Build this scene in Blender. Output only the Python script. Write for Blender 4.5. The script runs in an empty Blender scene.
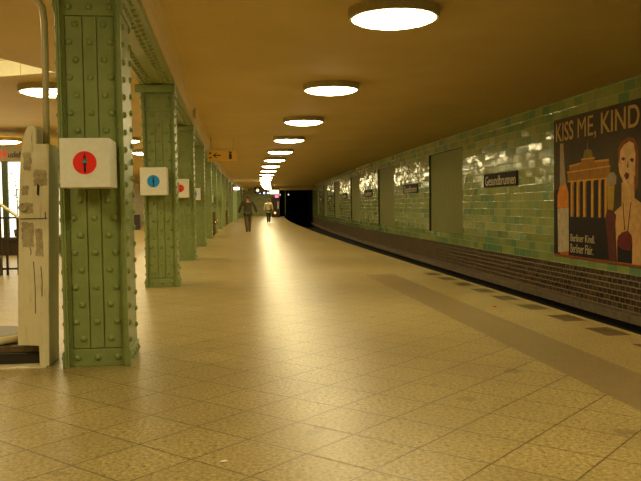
import bpy, bmesh, math, random
from mathutils import Vector, Matrix
random.seed(7)
sc = bpy.context.scene
COL = sc.collection
PI = math.pi

# ------------------------------------------------------------------ place geometry
# Platform axis runs along +Y (u), +X (v) is towards the track on the right, floor is z = 0.
# The whole station bends very gently to the right beyond 8 m.
KC, UC = 0.00044, 8.12
def c(u): return KC * max(0.0, u - UC) ** 2
def cang(u): return -math.atan(2 * KC * max(0.0, u - UC))
CEIL = 3.37
WALLV = 7.03
EDGE = 3.72
COLV = -1.01

# ------------------------------------------------------------------ mesh helpers
class MB:
    """collects vertices / faces (optionally with uv) and links them as one mesh object"""
    def __init__(s): s.v = []; s.f = []; s.uv = []; s.sm = []; s.mi = []
    def add(s, vs, fs, uvs=None, smooth=False, mi=0):
        o = len(s.v); s.v += [tuple(p) for p in vs]
        for k, f in enumerate(fs):
            s.f.append(tuple(i + o for i in f)); s.sm.append(smooth); s.mi.append(mi)
            s.uv.append(uvs[k] if uvs else [(0, 0)] * len(f))
        return s
    def quad(s, a, b, c_, d, uv=None, mi=0): return s.add([a, b, c_, d], [(0, 1, 2, 3)], [uv] if uv else None, mi=mi)
    def box(s, x0, x1, y0, y1, z0, z1, mi=0, bev=0.0):
        if bev > 0:
            b = min(bev, (x1-x0)/2.01, (y1-y0)/2.01, (z1-z0)/2.01)
            bm = bmesh.new(); bmesh.ops.create_cube(bm, size=1)
            bmesh.ops.transform(bm, matrix=Matrix.Translation(((x0+x1)/2, (y0+y1)/2, (z0+z1)/2)) @ Matrix.Diagonal((x1-x0, y1-y0, z1-z0, 1)), verts=bm.verts)
            bmesh.ops.bevel(bm, geom=list(bm.edges), offset=b, segments=2, affect='EDGES', profile=.5)
            s.frombm(bm, mi=mi); return s
        vs = [(x0,y0,z0),(x1,y0,z0),(x1,y1,z0),(x0,y1,z0),(x0,y0,z1),(x1,y0,z1),(x1,y1,z1),(x0,y1,z1)]
        return s.add(vs, [(0,3,2,1),(4,5,6,7),(0,1,5,4),(1,2,6,5),(2,3,7,6),(3,0,4,7)], mi=mi)
    def frombm(s, bm, smooth=False, mi=0, M=None):
        bm.verts.ensure_lookup_table(); bm.verts.index_update()
        s.add([(M @ v.co if M else v.co) for v in bm.verts], [[v.index for v in f.verts] for f in bm.faces], smooth=smooth, mi=mi)
        bm.free(); return s
    def lathe(s, prof, n=24, M=None, smooth=True, mi=0):
        vs = []; fs = []
        for r, z in prof:
            for k in range(n):
                a = 2*PI*k/n; p = Vector((r*math.cos(a), r*math.sin(a), z)); vs.append(M @ p if M else p)
        m = len(prof)
        for i in range(m-1):
            for k in range(n):
                fs.append((i*n+k, i*n+(k+1) % n, (i+1)*n+(k+1) % n, (i+1)*n+k))
        fs.append(tuple(range(n-1, -1, -1))); fs.append(tuple((m-1)*n+k for k in range(n)))
        return s.add(vs, fs, smooth=smooth, mi=mi)
    def tube(s, pts, r, n=10, mi=0):
        pts = [Vector(p) for p in pts]; vs = []; fs = []; up = None
        for i, p in enumerate(pts):
            d = (pts[min(i+1, len(pts)-1)] - pts[max(i-1, 0)]).normalized()
            if up is None: up = Vector((0, 1, 0)) if abs(d.y) < .9 else Vector((1, 0, 0))
            a = d.cross(up).normalized(); b = a.cross(d).normalized(); up = b
            rr = r[i] if isinstance(r, (list, tuple)) else r
            for k in range(n):
                t = 2*PI*k/n; vs.append(p + rr*(math.cos(t)*a + math.sin(t)*b))
        for i in range(len(pts)-1):
            for k in range(n):
                fs.append((i*n+k, (i+1)*n+k, (i+1)*n+(k+1) % n, i*n+(k+1) % n))
        fs.append(tuple(range(n))); fs.append(tuple((len(pts)-1)*n+k for k in range(n-1, -1, -1)))
        return s.add(vs, fs, smooth=True, mi=mi)
    def prism(s, poly, y0, y1, mi=0):
        """polygon in (x, z), extruded along y"""
        n = len(poly)
        vs = [(x, y0, z) for x, z in poly] + [(x, y1, z) for x, z in poly]
        fs = [tuple(range(n)), tuple(range(2*n-1, n-1, -1))] + [(i, (i+n), (i+1) % n+n, (i+1) % n) for i in range(n)]
        return s.add(vs, fs, mi=mi)
    def rivet(s, p, nrm, r=.025, h=.022, n=8):
        nrm = Vector(nrm); q = nrm.to_track_quat('Z', 'Y').to_matrix().to_4x4(); M = Matrix.Translation(p) @ q
        vs = []; fs = []
        for rr, z in ((1, 0), (.93, .45), (.6, .85)):
            for k in range(n):
                a = 2*PI*k/n; vs.append(M @ Vector((rr*r*math.cos(a), rr*r*math.sin(a), z*h)))
        vs.append(M @ Vector((0, 0, h)))
        for i in range(2):
            for k in range(n): fs.append((i*n+k, i*n+(k+1) % n, (i+1)*n+(k+1) % n, (i+1)*n+k))
        for k in range(n): fs.append((2*n+k, 2*n+(k+1) % n, 3*n))
        return s.add(vs, fs, smooth=True)
    def sweep(s, prof, us, cap=False, mi=0, drop=None):
        """open profile of (v, z) points carried along the curved platform axis; uv in metres"""
        L = [0]
        for i in range(1, len(prof)): L.append(L[-1] + math.dist(prof[i-1], prof[i]))
        m = len(prof); vs = [(v + c(u), u, z) for u in us for v, z in prof]; fs = []; uvs = []
        for i in range(len(us)-1):
            for j in range(m-1):
                fs.append((i*m+j, i*m+j+1, (i+1)*m+j+1, (i+1)*m+j))
                uvs.append([(us[i], L[j]), (us[i], L[j+1]), (us[i+1], L[j+1]), (us[i+1], L[j])])
        if cap:
            fs += [tuple(range(m-1, -1, -1)), tuple((len(us)-1)*m+j for j in range(m))]; uvs += [[(0, 0)]*m]*2
        return s.add(vs, fs, uvs, mi=mi)
    def mesh(s, name, mats):
        me = bpy.data.meshes.new(name); me.from_pydata(s.v, [], s.f)
        me.polygons.foreach_set('use_smooth', s.sm); me.polygons.foreach_set('material_index', s.mi)
        uvl = me.uv_layers.new(name='UVMap'); k = 0
        flat = [x for f in s.uv for p in f for x in p]; uvl.data.foreach_set('uv', flat)
        for m in (mats if isinstance(mats, (list, tuple)) else [mats]): me.materials.append(m)
        me.update(); return me
    def build(s, name, mats, parent=None):
        o = bpy.data.objects.new(name, s.mesh(name, mats)); COL.objects.link(o)
        if parent: o.parent = parent
        return o

def fixn(o):
    bm = bmesh.new(); bm.from_mesh(o.data); bmesh.ops.recalc_face_normals(bm, faces=bm.faces); bm.to_mesh(o.data); bm.free(); return o
def tag(o, label, cat, group=None, kind=None):
    o['label'] = label; o['category'] = cat
    if group: o['group'] = group
    if kind: o['kind'] = kind
    return o
def thing(name, label, cat, loc=(0, 0, 0), rz=0.0, group=None):
    o = bpy.data.objects.new(name, None); COL.objects.link(o); o.empty_display_size = .1
    o.location = loc; o.rotation_euler = (0, 0, rz); return tag(o, label, cat, group)
def struct(o): o['kind'] = 'structure'; return o
def dup(root, loc, rz, label, group=None):
    r = root.copy(); COL.objects.link(r); r.location = loc; r.rotation_euler = (0, 0, rz); r['label'] = label
    if group: r['group'] = group
    for ch in list(root.children):
        k = ch.copy(); COL.objects.link(k); k.parent = r
        for g in list(ch.children):
            d = g.copy(); COL.objects.link(d); d.parent = k
    return r
def text_mesh(name, body, x0, x1, z0, z1, y, mat, parent, depth=.004, flip=False, shear=0, bold=0):
    """lettering in the local x-z plane at y, scaled to fill the box exactly"""
    cu = bpy.data.curves.new(name, 'FONT'); cu.body = body; cu.extrude = .01; cu.shear = shear; cu.offset = bold
    t = bpy.data.objects.new(name, cu); COL.objects.link(t)
    dg = bpy.context.evaluated_depsgraph_get(); me = bpy.data.meshes.new_from_object(t.evaluated_get(dg))
    bpy.data.objects.remove(t); bpy.data.curves.remove(cu)
    xs = [v.co.x for v in me.vertices]; ys = [v.co.y for v in me.vertices]; zs = [v.co.z for v in me.vertices]
    for v in me.vertices:
        a = (v.co.x-min(xs))/(max(xs)-min(xs)); b = (v.co.y-min(ys))/(max(ys)-min(ys)); d = (v.co.z-min(zs))/(max(zs)-min(zs))
        v.co = (x0 + a*(x1-x0), y - d*depth, z0 + b*(z1-z0))
    me.materials.clear(); me.materials.append(mat)
    o = bpy.data.objects.new(name, me); COL.objects.link(o); o.parent = parent; return o

# ------------------------------------------------------------------ material helpers
class NT:
    def __init__(s, name):
        s.m = bpy.data.materials.new(name); s.m.use_nodes = True; s.t = s.m.node_tree; s.n = s.t.nodes; s.l = s.t.links
        s.b = s.n['Principled BSDF']
    def node(s, typ, **kw):
        n = s.n.new(typ)
        for k, v in kw.items(): setattr(n, k, v)
        return n
    def val(s, sock, v):
        if hasattr(v, 'is_linked') or isinstance(v, bpy.types.NodeSocket): s.l.new(v, sock)
        else: sock.default_value = v
    def math(s, op, a, b=None, clamp=False):
        n = s.node('ShaderNodeMath', operation=op, use_clamp=clamp); s.val(n.inputs[0], a)
        if b is not None: s.val(n.inputs[1], b)
        return n.outputs[0]
    def noise(s, vec, scale, detail=2, rough=.5):
        n = s.node('ShaderNodeTexNoise'); s.l.new(vec, n.inputs['Vector']); n.inputs['Scale'].default_value = scale
        n.inputs['Detail'].default_value = detail; n.inputs['Roughness'].default_value = rough; return n.outputs['Fac']
    def ramp(s, fac, stops, interp='LINEAR'):
        n = s.node('ShaderNodeValToRGB'); s.l.new(fac, n.inputs[0]); cr = n.color_ramp; cr.interpolation = interp
        while len(cr.elements) < len(stops): cr.elements.new(.5)
        for e, (p, col) in zip(cr.elements, stops): e.position = p; e.color = (*col, 1)
        return n.outputs[0]
    def mix(s, fac, a, b, mode='MIX'):
        n = s.node('ShaderNodeMix', data_type='RGBA', blend_type=mode); s.val(n.inputs[0], fac)
        for i, v in ((6, a), (7, b)):
            if isinstance(v, tuple): n.inputs[i].default_value = (*v, 1)
            else: s.l.new(v, n.inputs[i])
        return n.outputs[2]
    def bump(s, h, strength, dist, normal=None):
        n = s.node('ShaderNodeBump'); s.l.new(h, n.inputs['Height']); n.inputs['Strength'].default_value = strength
        n.inputs['Distance'].default_value = dist
        if normal: s.l.new(normal, n.inputs['Normal'])
        return n.outputs[0]
    def obj(s): return s.node('ShaderNodeTexCoord').outputs['Object']
    def uv(s): return s.node('ShaderNodeUVMap').outputs[0]
    def base(s, v): s.val(s.b.inputs['Base Color'], (*v, 1) if isinstance(v, tuple) else v)
    def set(s, **kw):
        for k, v in kw.items(): s.val(s.b.inputs[k.replace('_', ' ')], v)

def plain(name, col, rough=.5, metal=0.0, var=.12, scale=30, spec=None, coat=0):
    t = NT(name); n = t.noise(t.obj(), scale, 3)
    f = t.ramp(n, [(.3, tuple(x*(1-var) for x in col)), (.7, tuple(min(1, x*(1+var)) for x in col))])
    t.base(f); t.set(Roughness=rough, Metallic=metal)
    if spec is not None: t.b.inputs['Specular IOR Level'].default_value = spec
    if coat: t.b.inputs['Coat Weight'].default_value = coat
    return t.m
def glow(name, col, strength):
    t = NT(name); t.base((.8, .8, .75)); t.b.inputs['Emission Color'].default_value = (*col, 1); t.b.inputs['Emission Strength'].default_value = strength
    t.b.inputs['Roughness'].default_value = .5; return t.m

def tile_mat(name, tw, th, stops, mortar, joint, rough, tilt, voff=0.0, dirt=.15):
    """running-bond glazed tiles; every tile has its own tone and its own slight tilt"""
    t = NT(name); sep = t.node('ShaderNodeSeparateXYZ'); t.l.new(t.uv(), sep.inputs[0])
    zz = t.math('DIVIDE', t.math('ADD', sep.outputs[1], voff), th); row = t.math('FLOOR', zz)
    xx = t.math('ADD', t.math('DIVIDE', sep.outputs[0], tw), t.math('MULTIPLY', t.math('MODULO', row, 2.0), .5))
    colm = t.math('FLOOR', xx); fx = t.math('FRACT', xx); fz = t.math('FRACT', zz)
    cmb = t.node('ShaderNodeCombineXYZ'); t.l.new(colm, cmb.inputs[0]); t.l.new(row, cmb.inputs[1])
    wn = t.node('ShaderNodeTexWhiteNoise', noise_dimensions='3D'); t.l.new(cmb.outputs[0], wn.inputs['Vector'])
    ex = t.math('MULTIPLY', t.math('MINIMUM', fx, t.math('SUBTRACT', 1.0, fx)), tw)
    ez = t.math('MULTIPLY', t.math('MINIMUM', fz, t.math('SUBTRACT', 1.0, fz)), th)
    e = t.math('MINIMUM', ex, ez)
    m = t.math('LESS_THAN', e, joint/2)
    colr = t.ramp(wn.outputs['Value'], stops)
    nz = t.noise(t.uv(), 5, 4, .6)
    colr = t.mix(t.math('MULTIPLY', t.math('SUBTRACT', nz, .3), dirt*2, True), colr, tuple(x*.5 for x in mortar))
    t.base(t.mix(m, colr, mortar)); t.val(t.b.inputs['Roughness'], t.math('ADD', t.math('MULTIPLY', m, .6), rough))
    sub = t.node('ShaderNodeVectorMath', operation='SUBTRACT'); t.l.new(wn.outputs['Color'], sub.inputs[0]); sub.inputs[1].default_value = (.5, .5, .5)
    scl = t.node('ShaderNodeVectorMath', operation='SCALE'); t.l.new(sub.outputs[0], scl.inputs[0]); scl.inputs['Scale'].default_value = tilt
    geo = t.node('ShaderNodeNewGeometry'); ad = t.node('ShaderNodeVectorMath', operation='ADD'); t.l.new(geo.outputs['Normal'], ad.inputs[0]); t.l.new(scl.outputs[0], ad.inputs[1])
    nn = t.node('ShaderNodeVectorMath', operation='NORMALIZE'); t.l.new(ad.outputs[0], nn.inputs[0])
    h = t.math('ADD', t.math('MINIMUM', t.math('MULTIPLY', e, 80.0), 1.0), t.math('MULTIPLY', t.noise(t.uv(), 14, 1), .7))
    t.l.new(t.bump(h, .35, .006, nn.outputs[0]), t.b.inputs['Normal'])
    return t.m

# ------------------------------------------------------------------ materials
M = {}
M['green_tile'] = tile_mat('green glazed tile', .40, .19, [(0, (.17, .31, .14)), (.3, (.29, .36, .12)), (.55, (.38, .42, .13)), (.8, (.33, .39, .12)), (1, (.15, .31, .16))], (.40, .40, .18), .010, .11, .085)
M['brown_tile'] = tile_mat('brown glazed tile', .19, .108, [(0, (.032, .019, .009)), (.6, (.055, .032, .015)), (1, (.12, .07, .035))], (.38, .28, .15), .014, .28, .05, voff=.0, dirt=.3)
M['cream_tile'] = tile_mat('cream wall tile', .75, .42, [(0, (.72, .66, .46)), (1, (.80, .74, .53))], (.35, .30, .18), .012, .4, .0)

t = NT('stone platform floor'); uv = t.uv()
rot = t.node('ShaderNodeVectorRotate', rotation_type='Z_AXIS'); t.l.new(uv, rot.inputs['Vector']); rot.inputs['Angle'].default_value = -math.radians(45.6)
sp = t.node('ShaderNodeSeparateXYZ'); t.l.new(rot.outputs[0], sp.inputs[0])
TS = .3965
def jm(sock, off):
    f = t.math('FRACT', t.math('DIVIDE', t.math('ADD', sock, off), TS)); e = t.math('MULTIPLY', t.math('MINIMUM', f, t.math('SUBTRACT', 1.0, f)), TS)
    return t.math('SUBTRACT', 1.0, t.math('DIVIDE', e, .0075), True), t.math('FLOOR', t.math('DIVIDE', t.math('ADD', sock, off), TS))
# rotated x axis lies along direction A, rotated y across it
ja, ia = jm(sp.outputs[1], 2.0); jb, ib = jm(sp.outputs[0], -2.86 + TS*10)
suv = t.node('ShaderNodeSeparateXYZ'); t.l.new(uv, suv.inputs[0])
U, V = suv.outputs[0], suv.outputs[1]       # uv = (u, v)
edgezone = t.math('GREATER_THAN', V, 2.36)
joint = t.math('MULTIPLY', t.math('MAXIMUM', ja, jb), t.math('SUBTRACT', 1.0, edgezone))
cm = t.node('ShaderNodeCombineXYZ'); t.l.new(ia, cm.inputs[0]); t.l.new(ib, cm.inputs[1])
wn = t.node('ShaderNodeTexWhiteNoise', noise_dimensions='3D'); t.l.new(cm.outputs[0], wn.inputs['Vector'])
spk = t.noise(uv, 42, 3, .75); big = t.noise(uv, 1.3, 4, .6); mid = t.noise(uv, 9, 3, .6)
colr = t.ramp(spk, [(.34, (.23, .165, .055)), (.5, (.40, .305, .115)), (.66, (.60, .48, .21))])
colr = t.mix(t.math('MULTIPLY', wn.outputs['Value'], .16), colr, (.25, .18, .08))
colr = t.mix(t.math('MULTIPLY', t.math('SUBTRACT', big, .42, True), 1.2, True), colr, (.24, .17, .07))
spot = t.math('GREATER_THAN', t.noise(uv, 3.1, 1), .74)
colr = t.mix(t.math('MULTIPLY', spot, .35), colr, (.10, .07, .03))
# dark asphalt strip beside the edge
band = t.math('MULTIPLY', t.math('MULTIPLY', edgezone, t.math('LESS_THAN', V, 2.87)), t.math('LESS_THAN', U, 13.2))
colr = t.mix(band, colr, t.mix(mid, (.235, .17, .072), (.30, .22, .10)))
# dark inset plates along the edge
pu = t.math('MULTIPLY', t.math('FRACT', t.math('DIVIDE', t.math('SUBTRACT', U, 6.56), .885)), .885)
plate = t.math('MULTIPLY', t.math('LESS_THAN', pu, .47), t.math('MULTIPLY', t.math('GREATER_THAN', V, 3.405), t.math('LESS_THAN', V, 3.65)))
plate = t.math('MULTIPLY', t.math('MULTIPLY', plate, t.math('LESS_THAN', U, 13.5)), .85)
colr = t.mix(plate, colr, t.mix(mid, (.045, .024, .012), (.10, .065, .03)))
colr = t.mix(t.math('MULTIPLY', joint, .95), colr, (.05, .032, .01))
t.base(colr)
rg = t.math('ADD', .20, t.math('MULTIPLY', spk, .22)); t.val(t.b.inputs['Roughness'], rg)
t.b.inputs['Specular IOR Level'].default_value = .38
hh = t.math('SUBTRACT', t.math('ADD', t.math('MULTIPLY', spk, .5), t.math('MULTIPLY', t.noise(uv, 22, 2), .9)), t.math('MULTIPLY', joint, .6))
t.l.new(t.bump(hh, .25, .006), t.b.inputs['Normal'])
M['floor'] = t.m

t = NT('ochre painted ceiling'); n1 = t.noise(t.obj(), .7, 4, .6); n2 = t.noise(t.obj(), 40, 2)
t.base(t.mix(t.math('MULTIPLY', n2, .2), t.ramp(n1, [(.3, (.63, .475, .185)), (.7, (.71, .54, .22))]), (.58, .42, .15))); t.set(Roughness=.75)
t.l.new(t.bump(n2, .15, .004), t.b.inputs['Normal']); M['ceiling'] = t.m

def green_paint(name, a, b):
    t = NT(name); o = t.obj(); n1 = t.noise(o, 5, 4, .6); n2 = t.noise(o, 60, 3)
    colr = t.ramp(n1, [(.3, a), (.7, b)])
    chip = t.math('GREATER_THAN', t.noise(o, 7.5, 5, .65), .735)
    colr = t.mix(chip, colr, (.16, .07, .03))
    t.base(colr); t.val(t.b.inputs['Roughness'], t.math('ADD', .24, t.math('MULTIPLY', n1, .2)))
    t.l.new(t.bump(n2, .12, .003), t.b.inputs['Normal']); return t.m
M['green'] = green_paint('green gloss steel paint', (.23, .29, .095), (.30, .365, .13))
M['green_dark'] = green_paint('green girder paint', (.25, .30, .105), (.31, .36, .14))
M['pale_green'] = green_paint('pale green enamel', (.34, .46, .26), (.40, .52, .30))

t = NT('grey green sheet'); o = t.uv(); mp = t.node('ShaderNodeMapping'); t.l.new(o, mp.inputs[0]); mp.inputs['Scale'].default_value = (14, .7, 1)
n1 = t.noise(mp.outputs[0], 2, 4, .6); t.base(t.ramp(n1, [(.3, (.19, .20, .05)), (.7, (.27, .275, .075))])); t.set(Roughness=.65); t.b.inputs['Specular IOR Level'].default_value = .3; M['panel'] = t.m
t = NT('concrete ledge'); n1 = t.noise(t.obj(), 6, 5, .65); t.base(t.ramp(n1, [(.3, (.13, .095, .05)), (.7, (.21, .155, .085))])); t.set(Roughness=.85); M['concrete'] = t.m
M['soot_shade'] = plain('sooty and shadowed track bed', (.012, .010, .008), .95, var=.4, scale=14)  # near-black soot, with the shadow below the wall ledge painted in
M['rail'] = plain('rusty rail steel', (.10, .06, .04), .4, .7)
M['dark'] = plain('dark jamb', (.045, .045, .025), .6)
M['rim'] = plain('olive brown lamp rim', (.42, .36, .18), .4)
M['lamp'] = glow('lit opal glass', (1, .83, .43), 37)
M['cube'] = plain('cream sign enamel', (.90, .89, .78), .35, var=.03)
M['red'] = plain('red disc paint', (.95, .025, .012), .5, var=.03)
M['blue'] = plain('blue disc paint', (.008, .33, .95), .5, var=.03)
M['ink'] = plain('black print', (.012, .011, .010), .5)
M['teal'] = plain('teal print', (.03, .42, .38), .5)
M['signblack'] = plain('dark brown sign board', (.022, .012, .008), .6, spec=.15)
M['cream'] = plain('cream lettering', (.70, .60, .36), .5, var=.05)
M['yellow'] = plain('yellow sign', (.80, .48, .05), .45, var=.05)
t = NT('white worn paint'); o = t.obj(); mp = t.node('ShaderNodeMapping'); t.l.new(o, mp.inputs[0]); mp.inputs['Scale'].default_value = (9, 9, 1.1)
n1 = t.noise(mp.outputs[0], 2.4, 5, .65); n2 = t.noise(o, 5, 4, .6)
colr = t.ramp(n1, [(.30, (.34, .25, .11)), (.40, (.76, .68, .44)), (.75, (.84, .77, .53))])
t.base(t.mix(t.math('MULTIPLY', t.math('SUBTRACT', n2, .5, True), 1.4, True), colr, (.50, .42, .24))); t.set(Roughness=.5); M['worn'] = t.m
t = NT('sticker residue'); o = t.obj(); n1 = t.noise(o, 22, 5, .7); t.base(t.ramp(n1, [(.3, (.30, .24, .13)), (.55, (.48, .41, .24)), (.8, (.66, .58, .37))])); t.set(Roughness=.8); M['residue'] = t.m
M['pipe'] = plain('cream painted pipe', (.62, .55, .32), .3, var=.05)
M['wood'] = plain('brown bench wood', (.13, .065, .03), .45, var=.25, scale=8)
M['chrome'] = plain('worn chrome', (.75, .68, .52), .22, 1.0)
M['blackbox'] = plain('black painted steel', (.025, .02, .016), .4)
M['brownbox'] = plain('brown scuffed lino', (.12, .08, .035), .5, var=.3)
M['railpaint'] = plain('dark brown railing paint', (.035, .02, .012), .4)
M['shoplight'] = glow('lit shop interior', (1, .93, .72), 2.2)
M['fascia'] = plain('khaki fascia', (.34, .26, .12), .5)
M['foliage'] = plain('bright green leaves', (.16, .42, .03), .5, var=.3)
M['darkgreen'] = plain('dark green post paint', (.05, .07, .03), .4)
M['skin'] = plain('skin', (.50, .22, .12), .5, var=.08)
M['hairbrown'] = plain('reddish brown hair', (.09, .035, .015), .6, var=.3)
M['hairdark'] = plain('dark hair', (.03, .018, .012), .6, var=.3)
M['jacket'] = plain('dark olive jacket cloth', (.05, .045, .018), .8, var=.3, scale=10)
M['trousers'] = plain('grey brown trouser cloth', (.10, .08, .04), .85, var=.25, scale=12)
M['shirt'] = plain('cream shirt cloth', (.78, .70, .46), .8, var=.06)
M['darktrousers'] = plain('dark trouser cloth', (.022, .02, .014), .85)
M['shoe'] = plain('black shoe leather', (.015, .012, .010), .4)
M['eye'] = plain('eye white', (.7, .68, .6), .3, var=.02)
M['litelamp'] = glow('lit yellow sign', (1, .82, .25), 5)
M['litwhite'] = glow('lit white sign', (.92, 1, .88), 4)
M['litblue'] = glow('lit pale blue display', (.55, .75, 1), 1.3)
M['litmagenta'] = glow('lit magenta sign', (1, .05, .35), 1.6)
M['litclock'] = glow('lit clock face', (1, .95, .7), .9)
M['litorange'] = glow('orange signal lamp', (1, .4, .12), 2)
M['tunnellamp'] = glow('tunnel lamp', (1, .9, .65), 1.2)

US = [-6, 0, 4, 8] + [8 + 2*k for k in range(1, 47)]      # to u = 100
US = sorted(set(US))
UL = [u for u in US if u <= 96] 

# ------------------------------------------------------------------ setting: floor, ceiling, walls
mb = MB()
vs = [-9.1, -4, 0, 2, EDGE]
for i in range(len(US)-1):
    for j in range(len(vs)-1):
        a, b = US[i], US[i+1]
        mb.quad((vs[j]+c(a), a, 0), (vs[j+1]+c(a), a, 0), (vs[j+1]+c(b), b, 0), (vs[j]+c(b), b, 0), [(a, vs[j]), (a, vs[j+1]), (b, vs[j+1]), (b, vs[j])])
struct(mb.build('floor', M['floor']))
mb = MB(); mb.sweep([(EDGE, -.0), (EDGE+.02, -.02), (EDGE+.02, -.16), (EDGE-.12, -.18), (EDGE-.12, -1.3)], US)
struct(mb.build('platform_edge', M['soot_shade']))
mb = MB(); mb.sweep([(EDGE-.14, -1.28), (WALLV+.1, -1.28)], US)
struct(mb.build('track_bed', M['soot_shade']))
for r, v in enumerate((4.62, 6.055)):
    mb = MB(); mb.sweep([(v-.06, -1.28), (v-.06, -1.265), (v-.012, -1.24), (v-.035, -1.16), (v-.035, -1.12), (v+.035, -1.12), (v+.035, -1.16), (v+.012, -1.24), (v+.06, -1.265), (v+.06, -1.28)], US, cap=True)
    struct(fixn(mb.build('rail', M['rail'])))

# right wall with shallow recesses for advertising boards
NICHES = [(11.93, 15.98)] + [(22.70+10.38*k + .02*k, 26.82+10.38*k - .01*k) for k in range(6)]
NZ0, NZ1, ND = .26, 2.93, .07
brk = set(US)
for a, b in NICHES[1:]: brk |= {a, b}
brk = sorted(u for u in brk if u <= 88)
mb = MB()
def wq(u0, u1, z0, z1, v=WALLV):
    mb.quad((v+c(u0), u0, z0), (v+c(u1), u1, z0), (v+c(u1), u1, z1), (v+c(u0), u0, z1), [(u0, z0+.08), (u1, z0+.08), (u1, z1+.08), (u0, z1+.08)])
for i in range(len(brk)-1):
    a, b = brk[i], brk[i+1]; mid = (a+b)/2
    if any(p < mid < q for p, q in NICHES[1:]): wq(a, b, -.08, NZ0); wq(a, b, NZ1, CEIL)
    else: wq(a, b, -.08, CEIL)
wall = struct(mb.build('wall_right', M['green_tile']))
mb = MB(); mb.sweep([(WALLV, -.08), (WALLV-.002, -.73)], [u for u in US if u <= 88])
struct(mb.build('wall_right_base', M['brown_tile']))
mb = MB(); mb.sweep([(WALLV, -.73), (WALLV-.19, -.735), (WALLV-.20, -.745), (WALLV-.20, -.88), (WALLV, -.885)], [u for u in US if u <= 88])
struct(mb.build('wall_ledge', M['concrete']))
mb = MB(); mb.sweep([(WALLV+.0, -.88), (WALLV+.0, -1.3)], [u for u in US if u <= 88])
struct(mb.build('wall_footing', M['soot_shade']))  # shade under the ledge comes from this black colour

# blank boards in the recesses (each a thing of its own)
ORD = ['nearest', 'second nearest', 'third nearest', 'fourth nearest', 'fifth nearest', 'sixth nearest']
for k, (a, b) in enumerate(NICHES[1:]):
    n = 6; us = [a+(b-a)*i/n for i in range(n+1)]
    th = thing('blank_poster_board', ['blank grey green poster board recessed in the tiled wall right of the nearest station sign,'.replace(' right of', ' left of').rstrip(','),
        'blank grey green poster board in the wall recess, second from the camera',
        'blank grey green poster board in the wall recess, third from the camera',
        'blank grey green poster board in the wall recess, fourth from the camera',
        'narrow looking blank poster board in the wall recess, fifth from the camera',
        'farthest blank poster board in the tiled wall, next to the tunnel mouth'][k], 'poster board', (WALLV+c((a+b)/2), (a+b)/2, NZ0), 0, 'blank poster boards')
    L = th.location
    def loc(v, u, z): return (v+c(u)-L.x, u-L.y, z-L.z)
    pm = MB()
    for i in range(n):
        p, q = us[i], us[i+1]
        pm.quad(loc(WALLV+ND, p, NZ0), loc(WALLV+ND, q, NZ0), loc(WALLV+ND, q, NZ1), loc(WALLV+ND, p, NZ1), [(p, NZ0), (q, NZ0), (q, NZ1), (p, NZ1)])
    pm.build('sheet', M['panel'], th)
    jm_ = MB()
    for u in (a, b): jm_.quad(loc(WALLV, u, NZ0), loc(WALLV+ND+.02, u, NZ0), loc(WALLV+ND+.02, u, NZ1), loc(WALLV, u, NZ1))
    for z in (NZ0, NZ1):
        for i in range(n): jm_.quad(loc(WALLV, us[i], z), loc(WALLV+ND+.02, us[i], z), loc(WALLV+ND+.02, us[i+1], z), loc(WALLV, us[i+1], z))
    jm_.build('edge_frame', M['dark'], th)

# ceiling, with the stair-hall opening on the left
mb = MB()
for i in range(len(US)-1):
    a, b = US[i], US[i+1]
    mb.quad((COLV+c(a), a, CEIL), (COLV+c(b), b, CEIL), (WALLV+.15+c(b), b, CEIL), (WALLV+.15+c(a), a, CEIL))
U1 = 16.0
for i in range(len(US)-1):
    a, b = US[i], US[i+1]
    if a < U1: continue
    mb.quad((-9.1+c(a), a, CEIL), (-9.1+c(b), b, CEIL), (COLV+c(b), b, CEIL), (COLV+c(a), a, CEIL))
HA, HB, HC = (-2.63, 12.62), (-5.0, 7.4), (-5.0, 13.7)     # (v, u) corners of the opening
cu_ = c(U1)
P = dict(a=(-9.1, -6), b=(COLV, -6), c=(COLV+cu_, U1), d=(-9.1+cu_, U1))
def tri(*ps):
    mb.add([(p[0], p[1], CEIL) for p in ps], [tuple(range(len(ps)))])
tri(P['a'], P['b'], HB); tri(P['b'], P['c'], HA); tri(P['b'], HA, HB); tri(P['c'], HC, HA); tri(P['c'], P['d'], HC); tri(P['d'], HB, HC); tri(P['d'], P['a'], HB)
struct(fixn(mb.build('ceiling', M['ceiling'])))
mb = MB(); HT = CEIL+.95
hole = [HA, HB, HC]
for i in range(3):
    p, q = hole[i], hole[(i+1) % 3]; l = math.dist(p, q)
    mb.quad((p[0], p[1], CEIL), (q[0], q[1], CEIL), (q[0], q[1], HT), (p[0], p[1], HT), [(0.3, .16), (l+.3, .16), (l+.3, HT-CEIL+.16), (.3, HT-CEIL+.16)])
mb.add([(p[0], p[1], HT) for p in hole], [(0, 1, 2)])
struct(mb.build('ceiling_opening', M['cream_tile']))

# left side of the hall and the end walls
mb = MB(); mb.sweep([(-9.1, 0), (-9.1, CEIL)], US); struct(mb.build('wall_left', M['cream_tile']))
UE = 97.0
mb = MB(); x0, x1 = -9.1+c(UE), 3.25+c(UE)
mb.quad((x0, UE, 0), (x1, UE, 0), (x1, UE, CEIL), (x0, UE, CEIL), [(x0, 0), (x1, 0), (x1, CEIL), (x0, CEIL)])
mb.quad((x1, UE, 0), (x1, 88, 0), (x1, 88, CEIL), (x1, UE, CEIL), [(0, 0), (9, 0), (9, CEIL), (0, CEIL)])
struct(mb.build('wall_end', tile_mat('far end wall tile', .40, .19, [(0, (.36, .40, .15)), (1, (.50, .52, .20))], (.45, .42, .2), .01, .45, .0, .1)))
mb = MB(); mb.quad((-9.2, -6, -1.3), (7.2, -6, -1.3), (7.2, -6, CEIL), (-9.2, -6, CEIL)); struct(mb.build('wall_back', M['green_tile']))
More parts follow.
